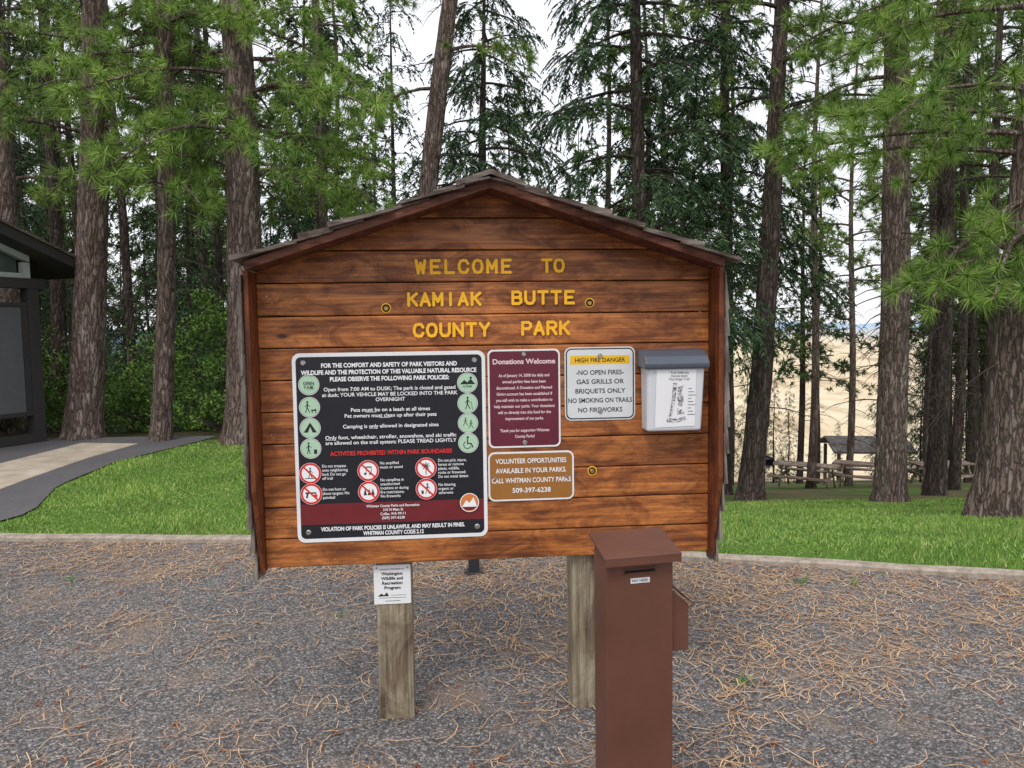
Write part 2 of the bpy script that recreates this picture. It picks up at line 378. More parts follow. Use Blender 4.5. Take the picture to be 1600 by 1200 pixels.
for sgn,nm_ in ((-1,'left'),(1,'right')):
    zc=ZC
    p=[(0,zc+.004),(sgn*EX,zc+.004-.33*EX),(sgn*EX,zc+.022-.33*EX),(0,zc+.022)]
    prism('roof_deck_'+nm_,p,-.178,.26,WOODR,nb)
    p=[(0,zc-.006),(sgn*(EX-.01),zc-.006-.33*(EX-.01)),(sgn*(EX-.01),zc+.026-.33*(EX-.01)),(0,zc+.026)]
    prism('rake_trim_'+nm_,p,-.203,-.1785,WOODR,nb,bevel=.002)
    V=[];F=[]
    Ls=EX/cs; s=-.025
    while s<Ls-.03:
        y=-.222
        while y<.27:
            w=random.uniform(.06,.13); y1=min(y+w,.28)
            s0=s+random.uniform(-.016,.014); s1=min(s0+.24,Ls); t=random.uniform(.009,.021); lift=random.uniform(.008,.018)
            ya=y+(random.uniform(-.024,.012) if y<-.2 else 0)
            def W(ss,nn,yy_):
                xx=EX-ss*cs; zz=zc+.022-.33*EX+ss*sn
                return (sgn*(xx+nn*sn),yy_,zz+nn*cs)
            b=len(V)
            for yy_ in (ya,y1-.003):
                V+=[W(s0,lift,yy_),W(s0,lift+t,yy_),W(s1,.007,yy_),W(s1,.001,yy_)]
            F+=[(b,b+1,b+2,b+3),(b+7,b+6,b+5,b+4)]+[(b+i,b+4+i,b+4+(i+1)%4,b+(i+1)%4) for i in range(4)]
            y=y1
        s+=.125
    for (yy0,yy1,l,ln) in ((-.235,-.05,.022,.125),(-.08,.10,.027,.115),(.07,.285,.032,.12)):
        b=len(V); zt=zc+.022
        for yy_ in (yy0,yy1):
            V+=[(0,yy_,zt+l-.006),(sgn*ln,yy_,zt+l-.33*ln-.008),(sgn*ln,yy_,zt+l+.010-.33*ln),(0,yy_,zt+l+.012)]
        F+=[(b,b+1,b+2,b+3),(b+7,b+6,b+5,b+4)]+[(b+i,b+4+i,b+4+(i+1)%4,b+(i+1)%4) for i in range(4)]
    obj('roof_shakes_'+nm_,V,F,SHAKER,nb)
box('post_left',(-.475,-.333),(.040,.180),(-.3,1.93),POST,nb,bevel=.004)
box('post_right',(.331,.473),(.040,.180),(-.3,1.93),POST,nb,bevel=.004)
for (x,z) in ((-.404,1.691),(.406,1.703),(.412,1.020)):
    f=Face(nb,-.0006); f.disc(x,z,.019,YEL); f.disc(x,z-.001,.0155,DARKGAP); f.done('counterbore'); screw(nb,x,z-.002,-.001,.010,BRASS)
for (x,z) in ((-.86,1.20),(.86,1.66),(-.86,1.74),(.862,1.17)):
    screw(nb,x,z,0,.004)
G={'W':[[(0,1),(.22,0),(.5,.8),(.78,0),(1,1)]],'E':[[(1,1),(.08,1),(.08,0),(1,0)],[(.08,.5),(.8,.5)]],'L':[[(.1,1),(.1,0),(1,0)]],
'C':[[(1,.76),(.82,.97),(.5,1.0),(.18,.93),(0,.65),(0,.35),(.18,.07),(.5,0),(.82,.03),(1,.24)]],
'O':[[(.5,1),(.17,.93),(0,.65),(0,.35),(.17,.07),(.5,0),(.83,.07),(1,.35),(1,.65),(.83,.93),(.5,1)]],
'M':[[(0,0),(0,1),(.5,.3),(1,1),(1,0)]],'T':[[(0,1),(1,1)],[(.5,1),(.5,0)]],'K':[[(.05,1),(.05,0)],[(1,1),(.05,.42)],[(.35,.6),(1,0)]],
'A':[[(0,0),(.5,1),(1,0)],[(.2,.33),(.8,.33)]],'I':[[(.5,1),(.5,0)]],'B':[[(.05,0),(.05,1),(.7,1),(.95,.88),(.95,.66),(.7,.53),(.05,.53)],[(.7,.53),(1,.4),(1,.13),(.75,0),(.05,0)]],
'U':[[(0,1),(0,.28),(.2,.04),(.5,0),(.8,.04),(1,.28),(1,1)]],'N':[[(0,0),(0,1),(1,0),(1,1)]],'Y':[[(0,1),(.5,.5),(1,1)],[(.5,.5),(.5,0)]],
'P':[[(.05,0),(.05,1),(.75,1),(1,.86),(1,.62),(.75,.47),(.05,.47)]],'R':[[(.05,0),(.05,1),(.75,1),(1,.86),(1,.64),(.75,.5),(.05,.5)],[(.55,.5),(1,0)]]}
carv=Face(nb,-.0008)
def routed(word,x0,x1,z0,cap,w=.034):
    n=len(word); pitch=(x1-x0-w)/(n-1)
    for i,ch in enumerate(word):
        for st in G[ch]:
            P_=[(x0+i*pitch+a*w,z0+b*cap) for a,b in st]
            carv.line(P_,.0115,YEL)
            for q in P_: carv.disc(q[0],q[1],.0061,YEL,12)
routed('WELCOME',-.283,.088,1.826,.048); routed('TO',.217,.300,1.828,.046)
routed('KAMIAK',-.317,-.035,1.700,.045,.033); routed('BUTTE',.094,.339,1.702,.046,.034)
routed('COUNTY',-.296,-.002,1.578,.047,.034); routed('PARK',.131,.317,1.580,.047,.034)
carv.done('carved_lettering')

BM=Matrix.Translation((-.088,3.045,0))@Matrix.Rotation(rad(5),4,'Z')
def on_board(name,x,z,y=0):
    p=BM@Vector((x,y,z)); return empty(name,p,5)

s=on_board('park_rules_sign',-.396,1.142)
prism('panel',rrect(.755,.752,.03),-.004,-.0003,WHITE,s)
f=Face(s,-.0044); f.poly(rrect(.727,.722,.02),BLACK)
f.rect(-.3635,.3635,-.305,-.222,BAND)
def person(cx,cz,k,m,walk=.3):
    f.disc(cx,cz+.8*k,.16*k,m,12); f.line([(cx,cz+.55*k),(cx-.03*k,cz)],.2*k,m)
    f.line([(cx-.03*k,cz),(cx+walk*k,cz-.8*k)],.13*k,m); f.line([(cx-.03*k,cz),(cx-walk*k,cz-.8*k)],.13*k,m)
    f.line([(cx,cz+.5*k),(cx+.38*k,cz+.1*k)],.1*k,m); f.line([(cx,cz+.5*k),(cx-.32*k,cz+.05*k)],.1*k,m)
for (x,z,t) in ((-.315,.252,'open'),(-.315,.164,'dog'),(-.315,.082,'tent'),(-.315,.001,'bin'),(.305,.248,'dusk'),(.305,.166,'hike'),(.305,.087,'run'),(.305,.007,'wc')):
    f.disc(x,z,.0405,TXTW); f.disc(x,z,.0385,TXTB); f.disc(x,z,.037,GRN)
    if t=='dog': person(x-.008,z,.026,TXTB); f.line([(x+.008,z-.012),(x+.024,z-.012)],.006,TXTB); f.line([(x+.01,z-.012),(x+.01,z-.023)],.003,TXTB); f.line([(x+.023,z-.006),(x+.023,z-.023)],.003,TXTB)
    if t=='tent': f.poly([(x-.026,z-.018),(x+.026,z-.018),(x,z+.022)],TXTB); f.poly([(x-.009,z-.018),(x+.009,z-.018),(x,z+.004)],GRN)
    if t=='bin': person(x-.008,z,.026,TXTB,.2); f.rect(x+.012,x+.024,z-.022,z-.004,TXTB)
    if t=='dusk': f.poly([(x-.03,z-.006),(x-.012,z+.012),(x,z+.002),(x+.014,z+.016),(x+.032,z-.006)],TXTB); f.disc(x+.014,z+.02,.005,TXTB,10)
    if t=='hike': person(x,z,.028,TXTB); f.line([(x+.015,z+.005),(x+.019,z-.025)],.002,TXTB)
    if t=='run': person(x-.01,z+.004,.018,TXTB,.5); person(x+.012,z-.006,.018,TXTB,.5)
    if t=='wc':
        f.disc(x-.002,z+.022,.005,TXTB,12); f.line([(x-.003,z+.014),(x-.003,z-.003),(x+.011,z-.003),(x+.018,z-.018)],.005,TXTB)
        rr=.015; f.line([(x-.004+rr*math.cos(a_),z-.008+rr*math.sin(a_)) for a_ in np.linspace(2.2,5.9,12)],.003,TXTB)
def prohibited(x,z,t):
    f.disc(x,z,.0425,TXTW); f.disc(x,z,.0415,REDP,32); f.disc(x,z,.033,TXTW,32)
    if t=='walk': person(x,z,.024,TXTB); f.line([(x-.02,z-.02),(x+.022,z-.02)],.003,TXTB)
    if t=='music':
        for q in (-.012,.008): f.disc(x+q,z-.012,.005,TXTB,12); f.line([(x+q+.004,z-.012),(x+q+.004,z+.014)],.0022,TXTB)
        f.line([(x-.008,z+.015),(x+.012,z+.015)],.005,TXTB)
    if t=='flower':
        for a_ in range(8): f.line([(x,z+.008),(x+.014*math.cos(a_*.785),z+.008+.014*math.sin(a_*.785))],.004,TXTB)
        f.line([(x,z+.008),(x,z-.026)],.003,TXTB)
    if t=='gun': f.line([(x-.022,z+.004),(x+.018,z+.004)],.006,TXTB); f.line([(x-.014,z+.002),(x-.018,z-.014)],.007,TXTB); f.disc(x+.016,z-.008,.008,REDP,12)
    if t=='fire':
        for q in (-.014,.002,.016): f.poly([(x+q-.007,z-.014),(x+q+.007,z-.014),(x+q,z+.014)],TXTB)
    if t=='litter': person(x+.004,z,.024,TXTB); f.rect(x-.02,x-.011,z-.02,z-.006,TXTB)
    f.line([(x-.024,z+.024),(x+.024,z-.024)],.007,REDP)
for x,z,t in ((-.320,-.098,'walk'),(-.094,-.094,'music'),(.134,-.090,'flower'),(-.318,-.180,'gun'),(-.094,-.178,'fire'),(.134,-.174,'litter')): prohibited(x,z,t)
f.disc(.305,-.235,.0385,TXTW,32); f.disc(.305,-.235,.0355,ORG,32); f.poly([(.275,-.252),(.292,-.225),(.305,-.236),(.322,-.214),(.335,-.252)],TXTW); f.poly([(.275,-.252),(.335,-.252),(.318,-.266),(.29,-.266)],BAND)
f.done()
Y=-.0092
def T(t,x,z,cap,w=None,m=TXTW,al='CENTER',b=.02,p=None): return text(p or s,t,x,z,cap,m,Y,w,al,b)
T('FOR THE COMFORT AND SAFETY OF PARK VISITORS AND',0,.327,.0165,.53,b=.05)
T('WILDLIFE AND THE PROTECTION OF THIS VALUABLE NATURAL RESOURCE',0,.300,.0165,.685,b=.05)
T('PLEASE OBSERVE THE FOLLOWING PARK POLICIES:',0,.273,.0165,.465,b=.05)
T('Open from 7:00 AM to DUSK; The park is closed and gated',0,.233,.0145,.515)
T('at dusk; YOUR VEHICLE MAY BE LOCKED INTO THE PARK',0,.211,.0145,.53)
T('OVERNIGHT',0,.190,.0145,.115)
T('Pets must be on a leash at all times',0,.150,.0145,.31)
T('Pet owners must clean up after their pets',0,.127,.0145,.36)
T('Camping is only allowed in designated sites',0,.085,.0145,.375)
T('Only foot, wheelchair, stroller, snowshoe, and ski traffic',0,.042,.0145,.515)
T('are allowed on the trail system; PLEASE TREAD LIGHTLY',0,.021,.0145,.515)
T('ACTIVITIES PROHIBITED WITHIN PARK BOUNDARIES',0,-.022,.0165,.48,REDP,b=.05)
f=Face(s,-.0086)
for (x0,x1,z) in ((-.098,-.055,.140),(-.045,-.002,.117),(-.085,-.052,.075),(-.257,-.215,.032)): f.rect(x0,x1,z-.0005,z+.0008,TXTW)
f.done('underline')
def block(lines,x,z,sp=.0163,cap=.0115):
    for i,l in enumerate(lines): T(l,x,z-i*sp,cap,None,TXTW,'LEFT',.01).scale.x=.88
block(['Do not trespass','onto neighboring','land; Do not go','off trail'],-.274,-.070)
block(['No amplified','music or sound'],-.048,-.064)
block(['Do not pick, injure,','harass or remove','plants, wildlife,','rocks or firewood;','Do not metal detect'],.182,-.060)
block(['Do not hunt or','shoot targets; No','paintball'],-.274,-.163)
block(['No campfires in','unauthorized','locations or during','fire restrictions;','No fireworks'],-.048,-.132)
block(['No littering','organic or','otherwise'],.182,-.158)
for i,(l,w_) in enumerate((('Whitman County Parks and Recreation',.21),('310 N Main St',.08),('Colfax, WA 99111',.10),('(509) 397-6238',.09))): T(l,0,-.236-i*.0165,.0105,w_)
T('VIOLATION OF PARK POLICIES IS UNLAWFUL AND MAY RESULT IN FINES.',0,-.323,.0155,.57,b=.05)
T('WHITMAN COUNTY CODE 2.12',0,-.345,.0155,.24,b=.05)
T('OPEN',-.315,.259,.0115,.042,TXTB); T('7 A.M.',-.315,.243,.0115,.038,TXTB)
T('to Dusk',.305,.236,.009,.036,TXTB)
for x in (-.335,.335):
    for z in (-.335,.338): screw(s,x,z,-.0046,.011)

s=on_board('donations_sign',.137,1.322)
prism('panel',rrect(.292,.396,.022),-.004,-.0003,WHITE,s)
f=Face(s,-.0044); f.poly(rrect(.278,.382,.018),MAR); f.done(); Y=-.0052
T('Donations Welcome',0,.150,.020,.252,TXTP,b=.04)
L_=[('As of January 14, 2008 the daily and',.205),('annual parking fees have been',.175),('discontinued. A Donation and Planned',.225),('Giving account has been established if',.225),('you still wish to make a contribution to',.228),('help maintain our parks. Your donations',.245),('will go directly into this fund for the',.215),('improvement of our parks.',.155)]
for i,(l,w_) in enumerate(L_): T(l,0,.094-i*.0248,.0118,w_,TXTP,b=.03)
T('Thank you for supporting Whitman',0,-.128,.0118,.20,TXTP,b=.03); T('County Parks!',0,-.152,.0118,.08,TXTP,b=.03)
screw(s,0,.178,-.0046,.010); screw(s,0,-.178,-.0046,.010)

s=on_board('fire_danger_sign',.446,1.376)
prism('panel',rrect(.289,.297,.026),-.004,-.0003,OFFW,s)
f=Face(s,-.0044); f.poly(rrect(.279,.287,.023),TXTB); f.poly(rrect(.269,.277,.019),OFFW); f.rect(-.122,.122,.078,.114,YB); f.done(); Y=-.0052
T('HIGH FIRE DANGER',0,.096,.017,.205,TXTB)
for l,z,w_ in (('-NO OPEN FIRES-',.046,.195),('GAS GRILLS OR',.009,.195),('BRIQUETS ONLY',-.029,.205),('NO SMOKING ON TRAILS',-.067,.262),('NO FIREWORKS',-.106,.182)): T(l,0,z,.0185,w_,TXTB,b=.02)
screw(s,0,.112,-.0048,.010); screw(s,0,-.112,-.0048,.010)

s=on_board('volunteer_sign',.1615,1.0065)
prism('panel',rrect(.349,.2,.026),-.004,-.0003,WHITE,s)
f=Face(s,-.0044); f.poly(rrect(.335,.186,.020),BRN); f.done(); Y=-.0052
for l,z,w_ in (('VOLUNTEER OPPORTUNITIES',.063,.288),('AVAILABLE IN YOUR PARKS.',.024,.288),('CALL WHITMAN COUNTY PARKS',-.016,.322),('509-397-6238',-.057,.156)): T(l,0,z,.0195,w_,TXTW,b=.02)
screw(s,-.145,-.004,-.0048,.007); screw(s,.145,-.004,-.0048,.007)

s=on_board('funding_plaque',-.410,.569,.038)
prism('panel',rrect(.149,.162,.006),-.003,0,WHITE,s); Y=-.0042
T('FUNDING PROVIDED BY',0,.064,.0065,.10,TXTB,b=0)
for i,(l,w_) in enumerate((('Washington',.085),('Wildlife and',.088),('Recreation',.082),('Program',.065))): T(l,0,.046-i*.0195,.0125,w_,TXTB,b=.04)
f=Face(s,-.0035); f.poly([(-.06,-.048),(-.045,-.036),(-.035,-.044),(-.022,-.032),(-.015,-.048)],TXTB); f.line([(-.006,-.045),(.055,-.045)],.0015,TXTB); f.line([(-.055,-.055),(.055,-.055)],.0015,TXTB); f.line([(-.03,-.068),(.03,-.068)],.002,TXTB); f.done()
for x in (-.062,.062): screw(s,x,.07,-.0032,.004)

s=on_board('brochure_box',.728,1.186)
pl=M('box_plastic',(.66,.68,.71),.25,.5)
lid=M('lid_plastic',(.085,.10,.13),.35,.5)
w0,w1=.111,.116
def ring(y,z,w): return [(-w,y,z),(w,y,z)]
V=ring(-.002,.0,w0)+ring(-.088,.0,w0)+ring(-.120,.285,w1)+ring(-.002,.300,w1)
obj('body',V,[(0,1,3,2),(2,3,5,4),(4,5,7,6),(0,2,4,6),(1,7,5,3),(0,6,7,1)],pl.m,s,bevel=.010,seg=3)
lp=[(0,.255),(-.132,.250),(-.138,.272),(-.118,.300),(-.075,.322),(0,.328)]
prism('lid',lp,-.130,.130,lid.m,s,axis='x',bevel=.007)
mp=M('trail_map_print',(.8,.8,.8),.5); v=mp.coord((1,1,1))
nn=mp.noise(v,120,8,.85,.5)
mp.col(mp.ramp(nn,[(.47,(.05,.05,.05)),(.53,(.82,.82,.82))]))
def fy(z): return -.0885-(.032/.285)*z
V=[(-.080,fy(.016)-.002,.016),(.082,fy(.020)-.002,.020),(.080,fy(.248)-.002,.248),(-.080,fy(.248)-.002,.248)]
obj('paper',V,[(0,1,2,3)],flat('paper_white',(.84,.84,.85),.6,var=.03),s)
bands=[[(-.012,.195),(.004,.195),(-.002,.120),(-.014,.060),(-.026,.060),(-.016,.120)],
       [(.008,.180),(.030,.184),(.022,.155),(.034,.130),(.026,.100),(.012,.104),(.006,.140)],
       [(-.030,.055),(.006,.050),(.042,.060),(.048,.048),(.010,.036),(-.034,.038)],[(.006,.092),(.030,.088),(.038,.070),(.010,.068)]]
for bd_ in bands: obj('map_ink',[(x,fy(z)-.003,z) for x,z in bd_],[tuple(range(len(bd_)))],mp.m,s)
tilt=math.atan(.032/.285)
for l,x,z,w_ in (('Trail Difficulty',.012,.236,.075),('Kamiak Butte',.012,.223,.065),('Pine Ridge Trail',.012,.210,.080)):
    o=text(s,l,x,z,.008,TXTB,fy(z)-.004,w_,'CENTER',.0); o.rotation_euler=(rad(90)+tilt,0,0)
for i in range(9):
    z=.17-i*.013; obj('printed_line',[(.050,fy(z)-.003,z),(.064+.008*(i%3),fy(z)-.003,z),(.064+.008*(i%3),fy(z+.002)-.003,z+.002),(.050,fy(z+.002)-.003,z+.002)],[(0,1,2,3)],TXTB,s)

# ------------------------------------------------------------------ donation box (pay station)
pm=M('brown_powdercoat',(.12,.045,.03),.38,.45); v=pm.coord(); n=pm.noise(v,4,5)
c=pm.ramp(n,[(.3,(.105,.040,.025)),(.7,(.145,.058,.038))])
c=pm.mix(pm.ramp(pm.noise(pm.coord((9,9,1.5)),6,8,.75),[(.60,(0,0,0)),(.75,(.4,.4,.4))]),c,(.22,.13,.10))
pm.col(c); pm.bump(pm.noise(v,160,2),.08,.001)
dbm=pm.m
db=empty('donation_box',(.376,2.245,0),13)
box('pedestal',(-.108,.108),(0,.105),(0,.925),dbm,db,bevel=.003)
box('base_plate',(-.14,.14),(-.03,.135),(0,.008),dbm,db)
V=[(-.122,-.032,.918),(.122,-.032,.918),(.122,.118,.958),(-.122,.118,.958),(-.122,-.032,.926),(.122,-.032,.926),(.122,.118,.966),(-.122,.118,.966)]
obj('lid',V,BF,dbm,db,bevel=.0015)
box('lid_lip',(-.120,.120),(-.0335,-.0305),(.900,.919),dbm,db)
box('neck',(-.104,.104),(.004,.100),(.925,.936),dbm,db)
box('slot',(-.048,.048),(-.0025,-.0005),(.868,.876),DARKGAP,db)
box('slot_rim_top',(-.052,.052),(-.005,-.0005),(.877,.880),dbm,db); box('slot_rim_bottom',(-.052,.052),(-.005,-.0005),(.864,.867),dbm,db)
f=Face(db,-.0015); f.rect(-.030,.032,.834,.850,OFFW); f.done('label'); text(db,'PAY HERE',0,.842,.008,TXTB,-.0019,.05,'CENTER',.02)
prism('side_pocket',[(.1085,.60),(.170,.60),(.170,.745),(.1085,.80)],.02,.095,dbm,db,bevel=.002)
V=[(.1085,.008,.812),(.186,.008,.742),(.186,.107,.742),(.1085,.107,.812)]
obj('side_pocket_lid',V+[(a,b,c+.006) for a,b,c in V],BF,dbm,db,bevel=.001)

dmm=flat('dark_steel',(.03,.032,.04),.5)
mp_=empty('metal_post',(-.27,4.95,0),8); box('shaft',(-.035,.035),(-.035,.035),(0,1.05),dmm,mp_,bevel=.004); box('foot',(-.06,.06),(-.06,.06),(0,.012),dmm,mp_)
prism('cap',[(-.045,1.05),(.045,1.05),(.03,1.08),(-.03,1.08)],-.045,.045,dmm,mp_)

# ------------------------------------------------------------------ restroom building
bd=flat('charcoal_paint',(.035,.032,.032),.7); bp=flat('screen_panel_grey',(.10,.103,.11),.75); bl=flat('window_frame_grey',(.38,.42,.40),.6)
gl=M('window_glass',(.05,.07,.06),.08,.6); sd_=wood_mat('dark_siding',(.02,.016,.014),(.05,.04,.035),(.08,.065,.055),.8,axis='z')
rb=empty('restroom_building',(-7.05,11.46,0),-111.7)
box('corner_post',(0,.17),(-.17,0),(0,2.30),bd,rb,bevel=.005)
box('top_beam',(-.1,6.1),(-.16,.01),(2.30,2.45),bd,rb)
box('screen_panel',(.26,3.0),(-.10,-.05),(.48,2.03),bp,rb)
box('panel_rail_top',(.17,6),(-.13,-.03),(2.032,2.09),bd,rb); box('panel_rail_bottom',(.17,6),(-.13,-.03),(.42,.478),bd,rb)
box('panel_stile',(.171,.258),(-.13,-.03),(.479,2.031),bd,rb)
box('bottom_sill',(.17,6),(-.14,0),(.02,.14),bd,rb)
box('mid_post',(3.0,3.17),(-.17,0),(0,2.30),bd,rb)
box('front_wall',(.4,6),(-1.5,-1.35),(0,2.9),sd_,rb); box('side_wall',(.25,.40),(-5,-1.35),(0,2.9),sd_,rb); box('far_wall',(5.85,6),(-4.9,-1.5),(0,2.9),sd_,rb); box('rear_wall',(.4,5.85),(-5,-4.9),(0,2.9),sd_,rb)
def rz(x): return 2.50+.36*(x+.7) if x<=3 else 2.50+.36*(6.7-x)
prism('roof',[(-.7,2.50),(3,rz(3)),(6.7,2.50),(6.7,2.64),(3,rz(3)+.16),(-.7,2.64)],-5.6,.33,bd,rb)
prism('roof_shingles',[(-.74,2.642),(3,rz(3)+.165),(6.74,2.642),(6.74,2.675),(3,rz(3)+.20),(-.74,2.675)],-5.65,.36,SHAKER,rb)
prism('gable_glass',[(.25,2.52),(5.75,2.52),(5.75,rz(5.75)-.12),(3,rz(3)-.12),(.25,rz(.25)-.12)],-.12,-.10,gl.m,rb)
prism('gable_frame_rake',[(.10,rz(.1)-.10),(3,rz(3)-.10),(5.9,rz(5.9)-.10),(5.9,rz(5.9)-.01),(3,rz(3)-.01),(.10,rz(.1)-.01)],-.13,-.02,bl,rb)
box('gable_frame_bottom',(.10,5.9),(-.13,-.02),(2.452,2.52),bl,rb); box('gable_frame_end',(.10,.2),(-.128,-.022),(2.521,2.68),bl,rb)
box('gable_mullion',(1.9,1.97),(-.13,-.03),(2.521,rz(1.9)-.11),bl,rb)

# ------------------------------------------------------------------ trees
def bark_mat(name,crack,a,b,c):
    m=M(name,a,.95,.15); v=m.coord((1,1,.20))
    nz=m.noise(v,7,5,.65)
    vv=m.node('ShaderNodeVectorMath',operation='ADD'); sc=m.node('ShaderNodeVectorMath',operation='SCALE'); sc.inputs['Scale'].default_value=.22
    cmb=m.node('ShaderNodeCombineXYZ'); m.l.new(nz,cmb.inputs[0]); m.l.new(nz,cmb.inputs[1]); m.l.new(nz,cmb.inputs[2]); m.l.new(cmb.outputs[0],sc.inputs[0]); m.l.new(v,vv.inputs[0]); m.l.new(sc.outputs[0],vv.inputs[1])
    ed=m.voro(vv.outputs[0],19,'DISTANCE_TO_EDGE'); ce=m.voro(vv.outputs[0],19)
    sepc=m.node('ShaderNodeSeparateColor'); m.l.new(ce.outputs['Color'],sepc.inputs[0])
    cc=m.ramp(sepc.outputs[0],[(0,a),(.5,b),(1,c)])
    cc=m.mix(.8,cc,m.ramp(m.noise(m.coord((1,1,.35)),30,7,.8),[(.3,(.45,.45,.45)),(.7,(1.5,1.5,1.5))]),'MULTIPLY')
    cc=m.mix(m.ramp(ed.outputs['Distance'],[(.0,(.85,.85,.85)),(.14,(0,0,0))]),cc,crack)
    cc=m.mix(.8,cc,m.ramp(m.noise(m.coord((1,1,1)),.9,4),[(.3,(.7,.66,.66)),(.7,(1.3,1.25,1.22))]),'MULTIPLY')
    m.col(cc); m.bump(m.ramp(ed.outputs['Distance'],[(0,(0,0,0)),(.22,(1,1,1))]),.9,.022)
    return m.m
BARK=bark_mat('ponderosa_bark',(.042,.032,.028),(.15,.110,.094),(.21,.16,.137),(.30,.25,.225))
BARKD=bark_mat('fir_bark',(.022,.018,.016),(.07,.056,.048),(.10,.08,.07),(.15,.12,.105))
TWIG=flat('dead_twig',(.06,.046,.04),.9)
def needle_mat(name,d,m_,l,trans=.35):
    m=M(name,m_,.6,.2); gi=m.node('ShaderNodeNewGeometry')
    c=m.ramp(gi.outputs['Random Per Island'],[(0,d),(.5,m_),(1,l)])
    p=m.noise(m.coord((1,1,1)),1.1,4,.6)
    c=m.mix(.85,c,m.ramp(p,[(.32,(.5,.57,.55)),(.68,(1.35,1.25,1.0))]),'MULTIPLY')
    m.col(c)
    if trans>0:
        t=m.node('ShaderNodeBsdfTranslucent'); m.l.new(c,t.inputs[0]); mx=m.node('ShaderNodeMixShader'); mx.inputs[0].default_value=trans
        m.l.new(m.b.outputs[0],mx.inputs[1]); m.l.new(t.outputs[0],mx.inputs[2]); m.l.new(mx.outputs[0],m.out.inputs[0])
    return m.m
PN=needle_mat('ponderosa_needles',(.08,.15,.035),(.19,.30,.08),(.36,.48,.16),.3)
PNB=needle_mat('bright_ponderosa_needles',(.11,.21,.045),(.24,.39,.09),(.43,.57,.19),.35)
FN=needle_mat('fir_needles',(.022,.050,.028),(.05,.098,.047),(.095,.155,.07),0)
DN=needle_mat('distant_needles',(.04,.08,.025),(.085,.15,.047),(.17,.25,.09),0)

def nrm(a): return a/np.maximum(1e-6,np.linalg.norm(a,axis=-1,keepdims=True))
def tufts(C,Dr,k,L,w,spread=1.0):
    n=len(C); r=nrm(rng.normal(size=(n,k,3))); d=nrm(Dr[:,None,:]*.7+r*spread)
    base=C[:,None,:]-Dr[:,None,:]*(rng.random((n,k,1))*L*.35)+r*.008
    ln=L*rng.uniform(.75,1.1,(n,k,1))*rng.uniform(.75,1.15,(n,1,1)); tip=base+d*ln; tip[...,2]-=.12*L*rng.random((n,k))
    sdv=nrm(np.cross(d,nrm(rng.normal(size=(n,k,3)))))*w/2
    return np.stack([base-sdv,base+sdv,tip],2).reshape(-1,3)
def sprays(C,Dr,k,L,w):
    n=len(C); up=np.array([0,0,1.]); side=nrm(np.cross(Dr,up)); t=rng.random((n,k,1))
    base=C[:,None,:]+Dr[:,None,:]*(t*L*1.6)-np.array([0,0,1.])*(t**2*L*.5)
    sg=rng.choice([-1,1],(n,k,1)); d=nrm(side[:,None,:]*sg+Dr[:,None,:]*.7+rng.normal(size=(n,k,3))*.22)
    tip=base+d*L*.55*(1.2-t)*rng.uniform(.6,1.2,(n,k,1)); tip[...,2]-=L*.12
    sdv=nrm(np.cross(d,nrm(rng.normal(size=(n,k,3)))+up*.8))*w/2
    return np.stack([base-sdv,base+sdv,tip],2).reshape(-1,3)
def tube(path,rads,sides=5):
    P=np.array(path,float); n=len(P); T_=np.gradient(P,axis=0); T_=nrm(T_); ref=np.array([.13,.31,.94]); A=nrm(np.cross(T_,ref)); B=np.cross(T_,A)
    an=np.arange(sides)/sides*2*math.pi
    R_=P[:,None,:]+(A[:,None,:]*np.cos(an)[None,:,None]+B[:,None,:]*np.sin(an)[None,:,None])*np.array(rads)[:,None,None]
    i=np.arange(n-1)[:,None]; j=np.arange(sides)[None,:]; j2=(j+1)%sides
    q=np.stack([R_[i,j],R_[i,j2],R_[i+1,j2],R_[i+1,j]],2)
    return q.reshape(-1,3)
def limb_path(p0,az,L,rise,droop,n=8,wig=.06):
    t=np.linspace(0,1,n); d=np.array([math.cos(az),math.sin(az),0]); pr=np.array([-d[1],d[0],0])
    P=p0[None,:]+d[None]*(L*t)[:,None]; P[:,2]+=L*(rise*t-droop*t*t)
    P+=pr[None]*(np.cumsum(rng.normal(0,wig,n))*L*.25*t)[:,None]; P[:,2]+=np.cumsum(rng.normal(0,wig,n))*L*.15*t
    return P
def trunk_at(base,lean,bow,Ht,z):
    t=z/Ht; return np.array([base[0]+lean[0]*z+bow*math.sin(t*9),base[1]+lean[1]*z,base[2]+z])
def trunk_mesh(name,base,lean,bow,Ht,r0,r1,bark,parent,flare=.35):
    nz,ns=110,28; V=[];F=[]; ph=random.uniform(0,9)
    for i in range(nz):
        z=(i/(nz-1))**1.35*(Ht+.4)-.4; c=trunk_at(base,lean,bow,Ht,z); r=(r0+(r1-r0)*max(0,z)/6.5) if z<6.5 else r1*max(.03,1-(z-6.5)/(Ht-6.5))
        r*=1+flare*math.exp(-max(0,z)/.25)
        for j in range(ns):
            a=2*math.pi*j/ns
            q=r*(1+.035*math.sin(a*5+z*2.1+ph)+.03*math.sin(a*9-z*5.3+ph)+.02*math.sin(a*13+z*11)+random.uniform(-.028,.028))
            V.append((c[0]+q*math.cos(a),c[1]+q*math.sin(a),c[2]))
    for i in range(nz-1):
        for j in range(ns): F.append((i*ns+j,i*ns+(j+1)%ns,(i+1)*ns+(j+1)%ns,(i+1)*ns+j))
    return obj('trunk',V,F,bark,parent,smooth=True)
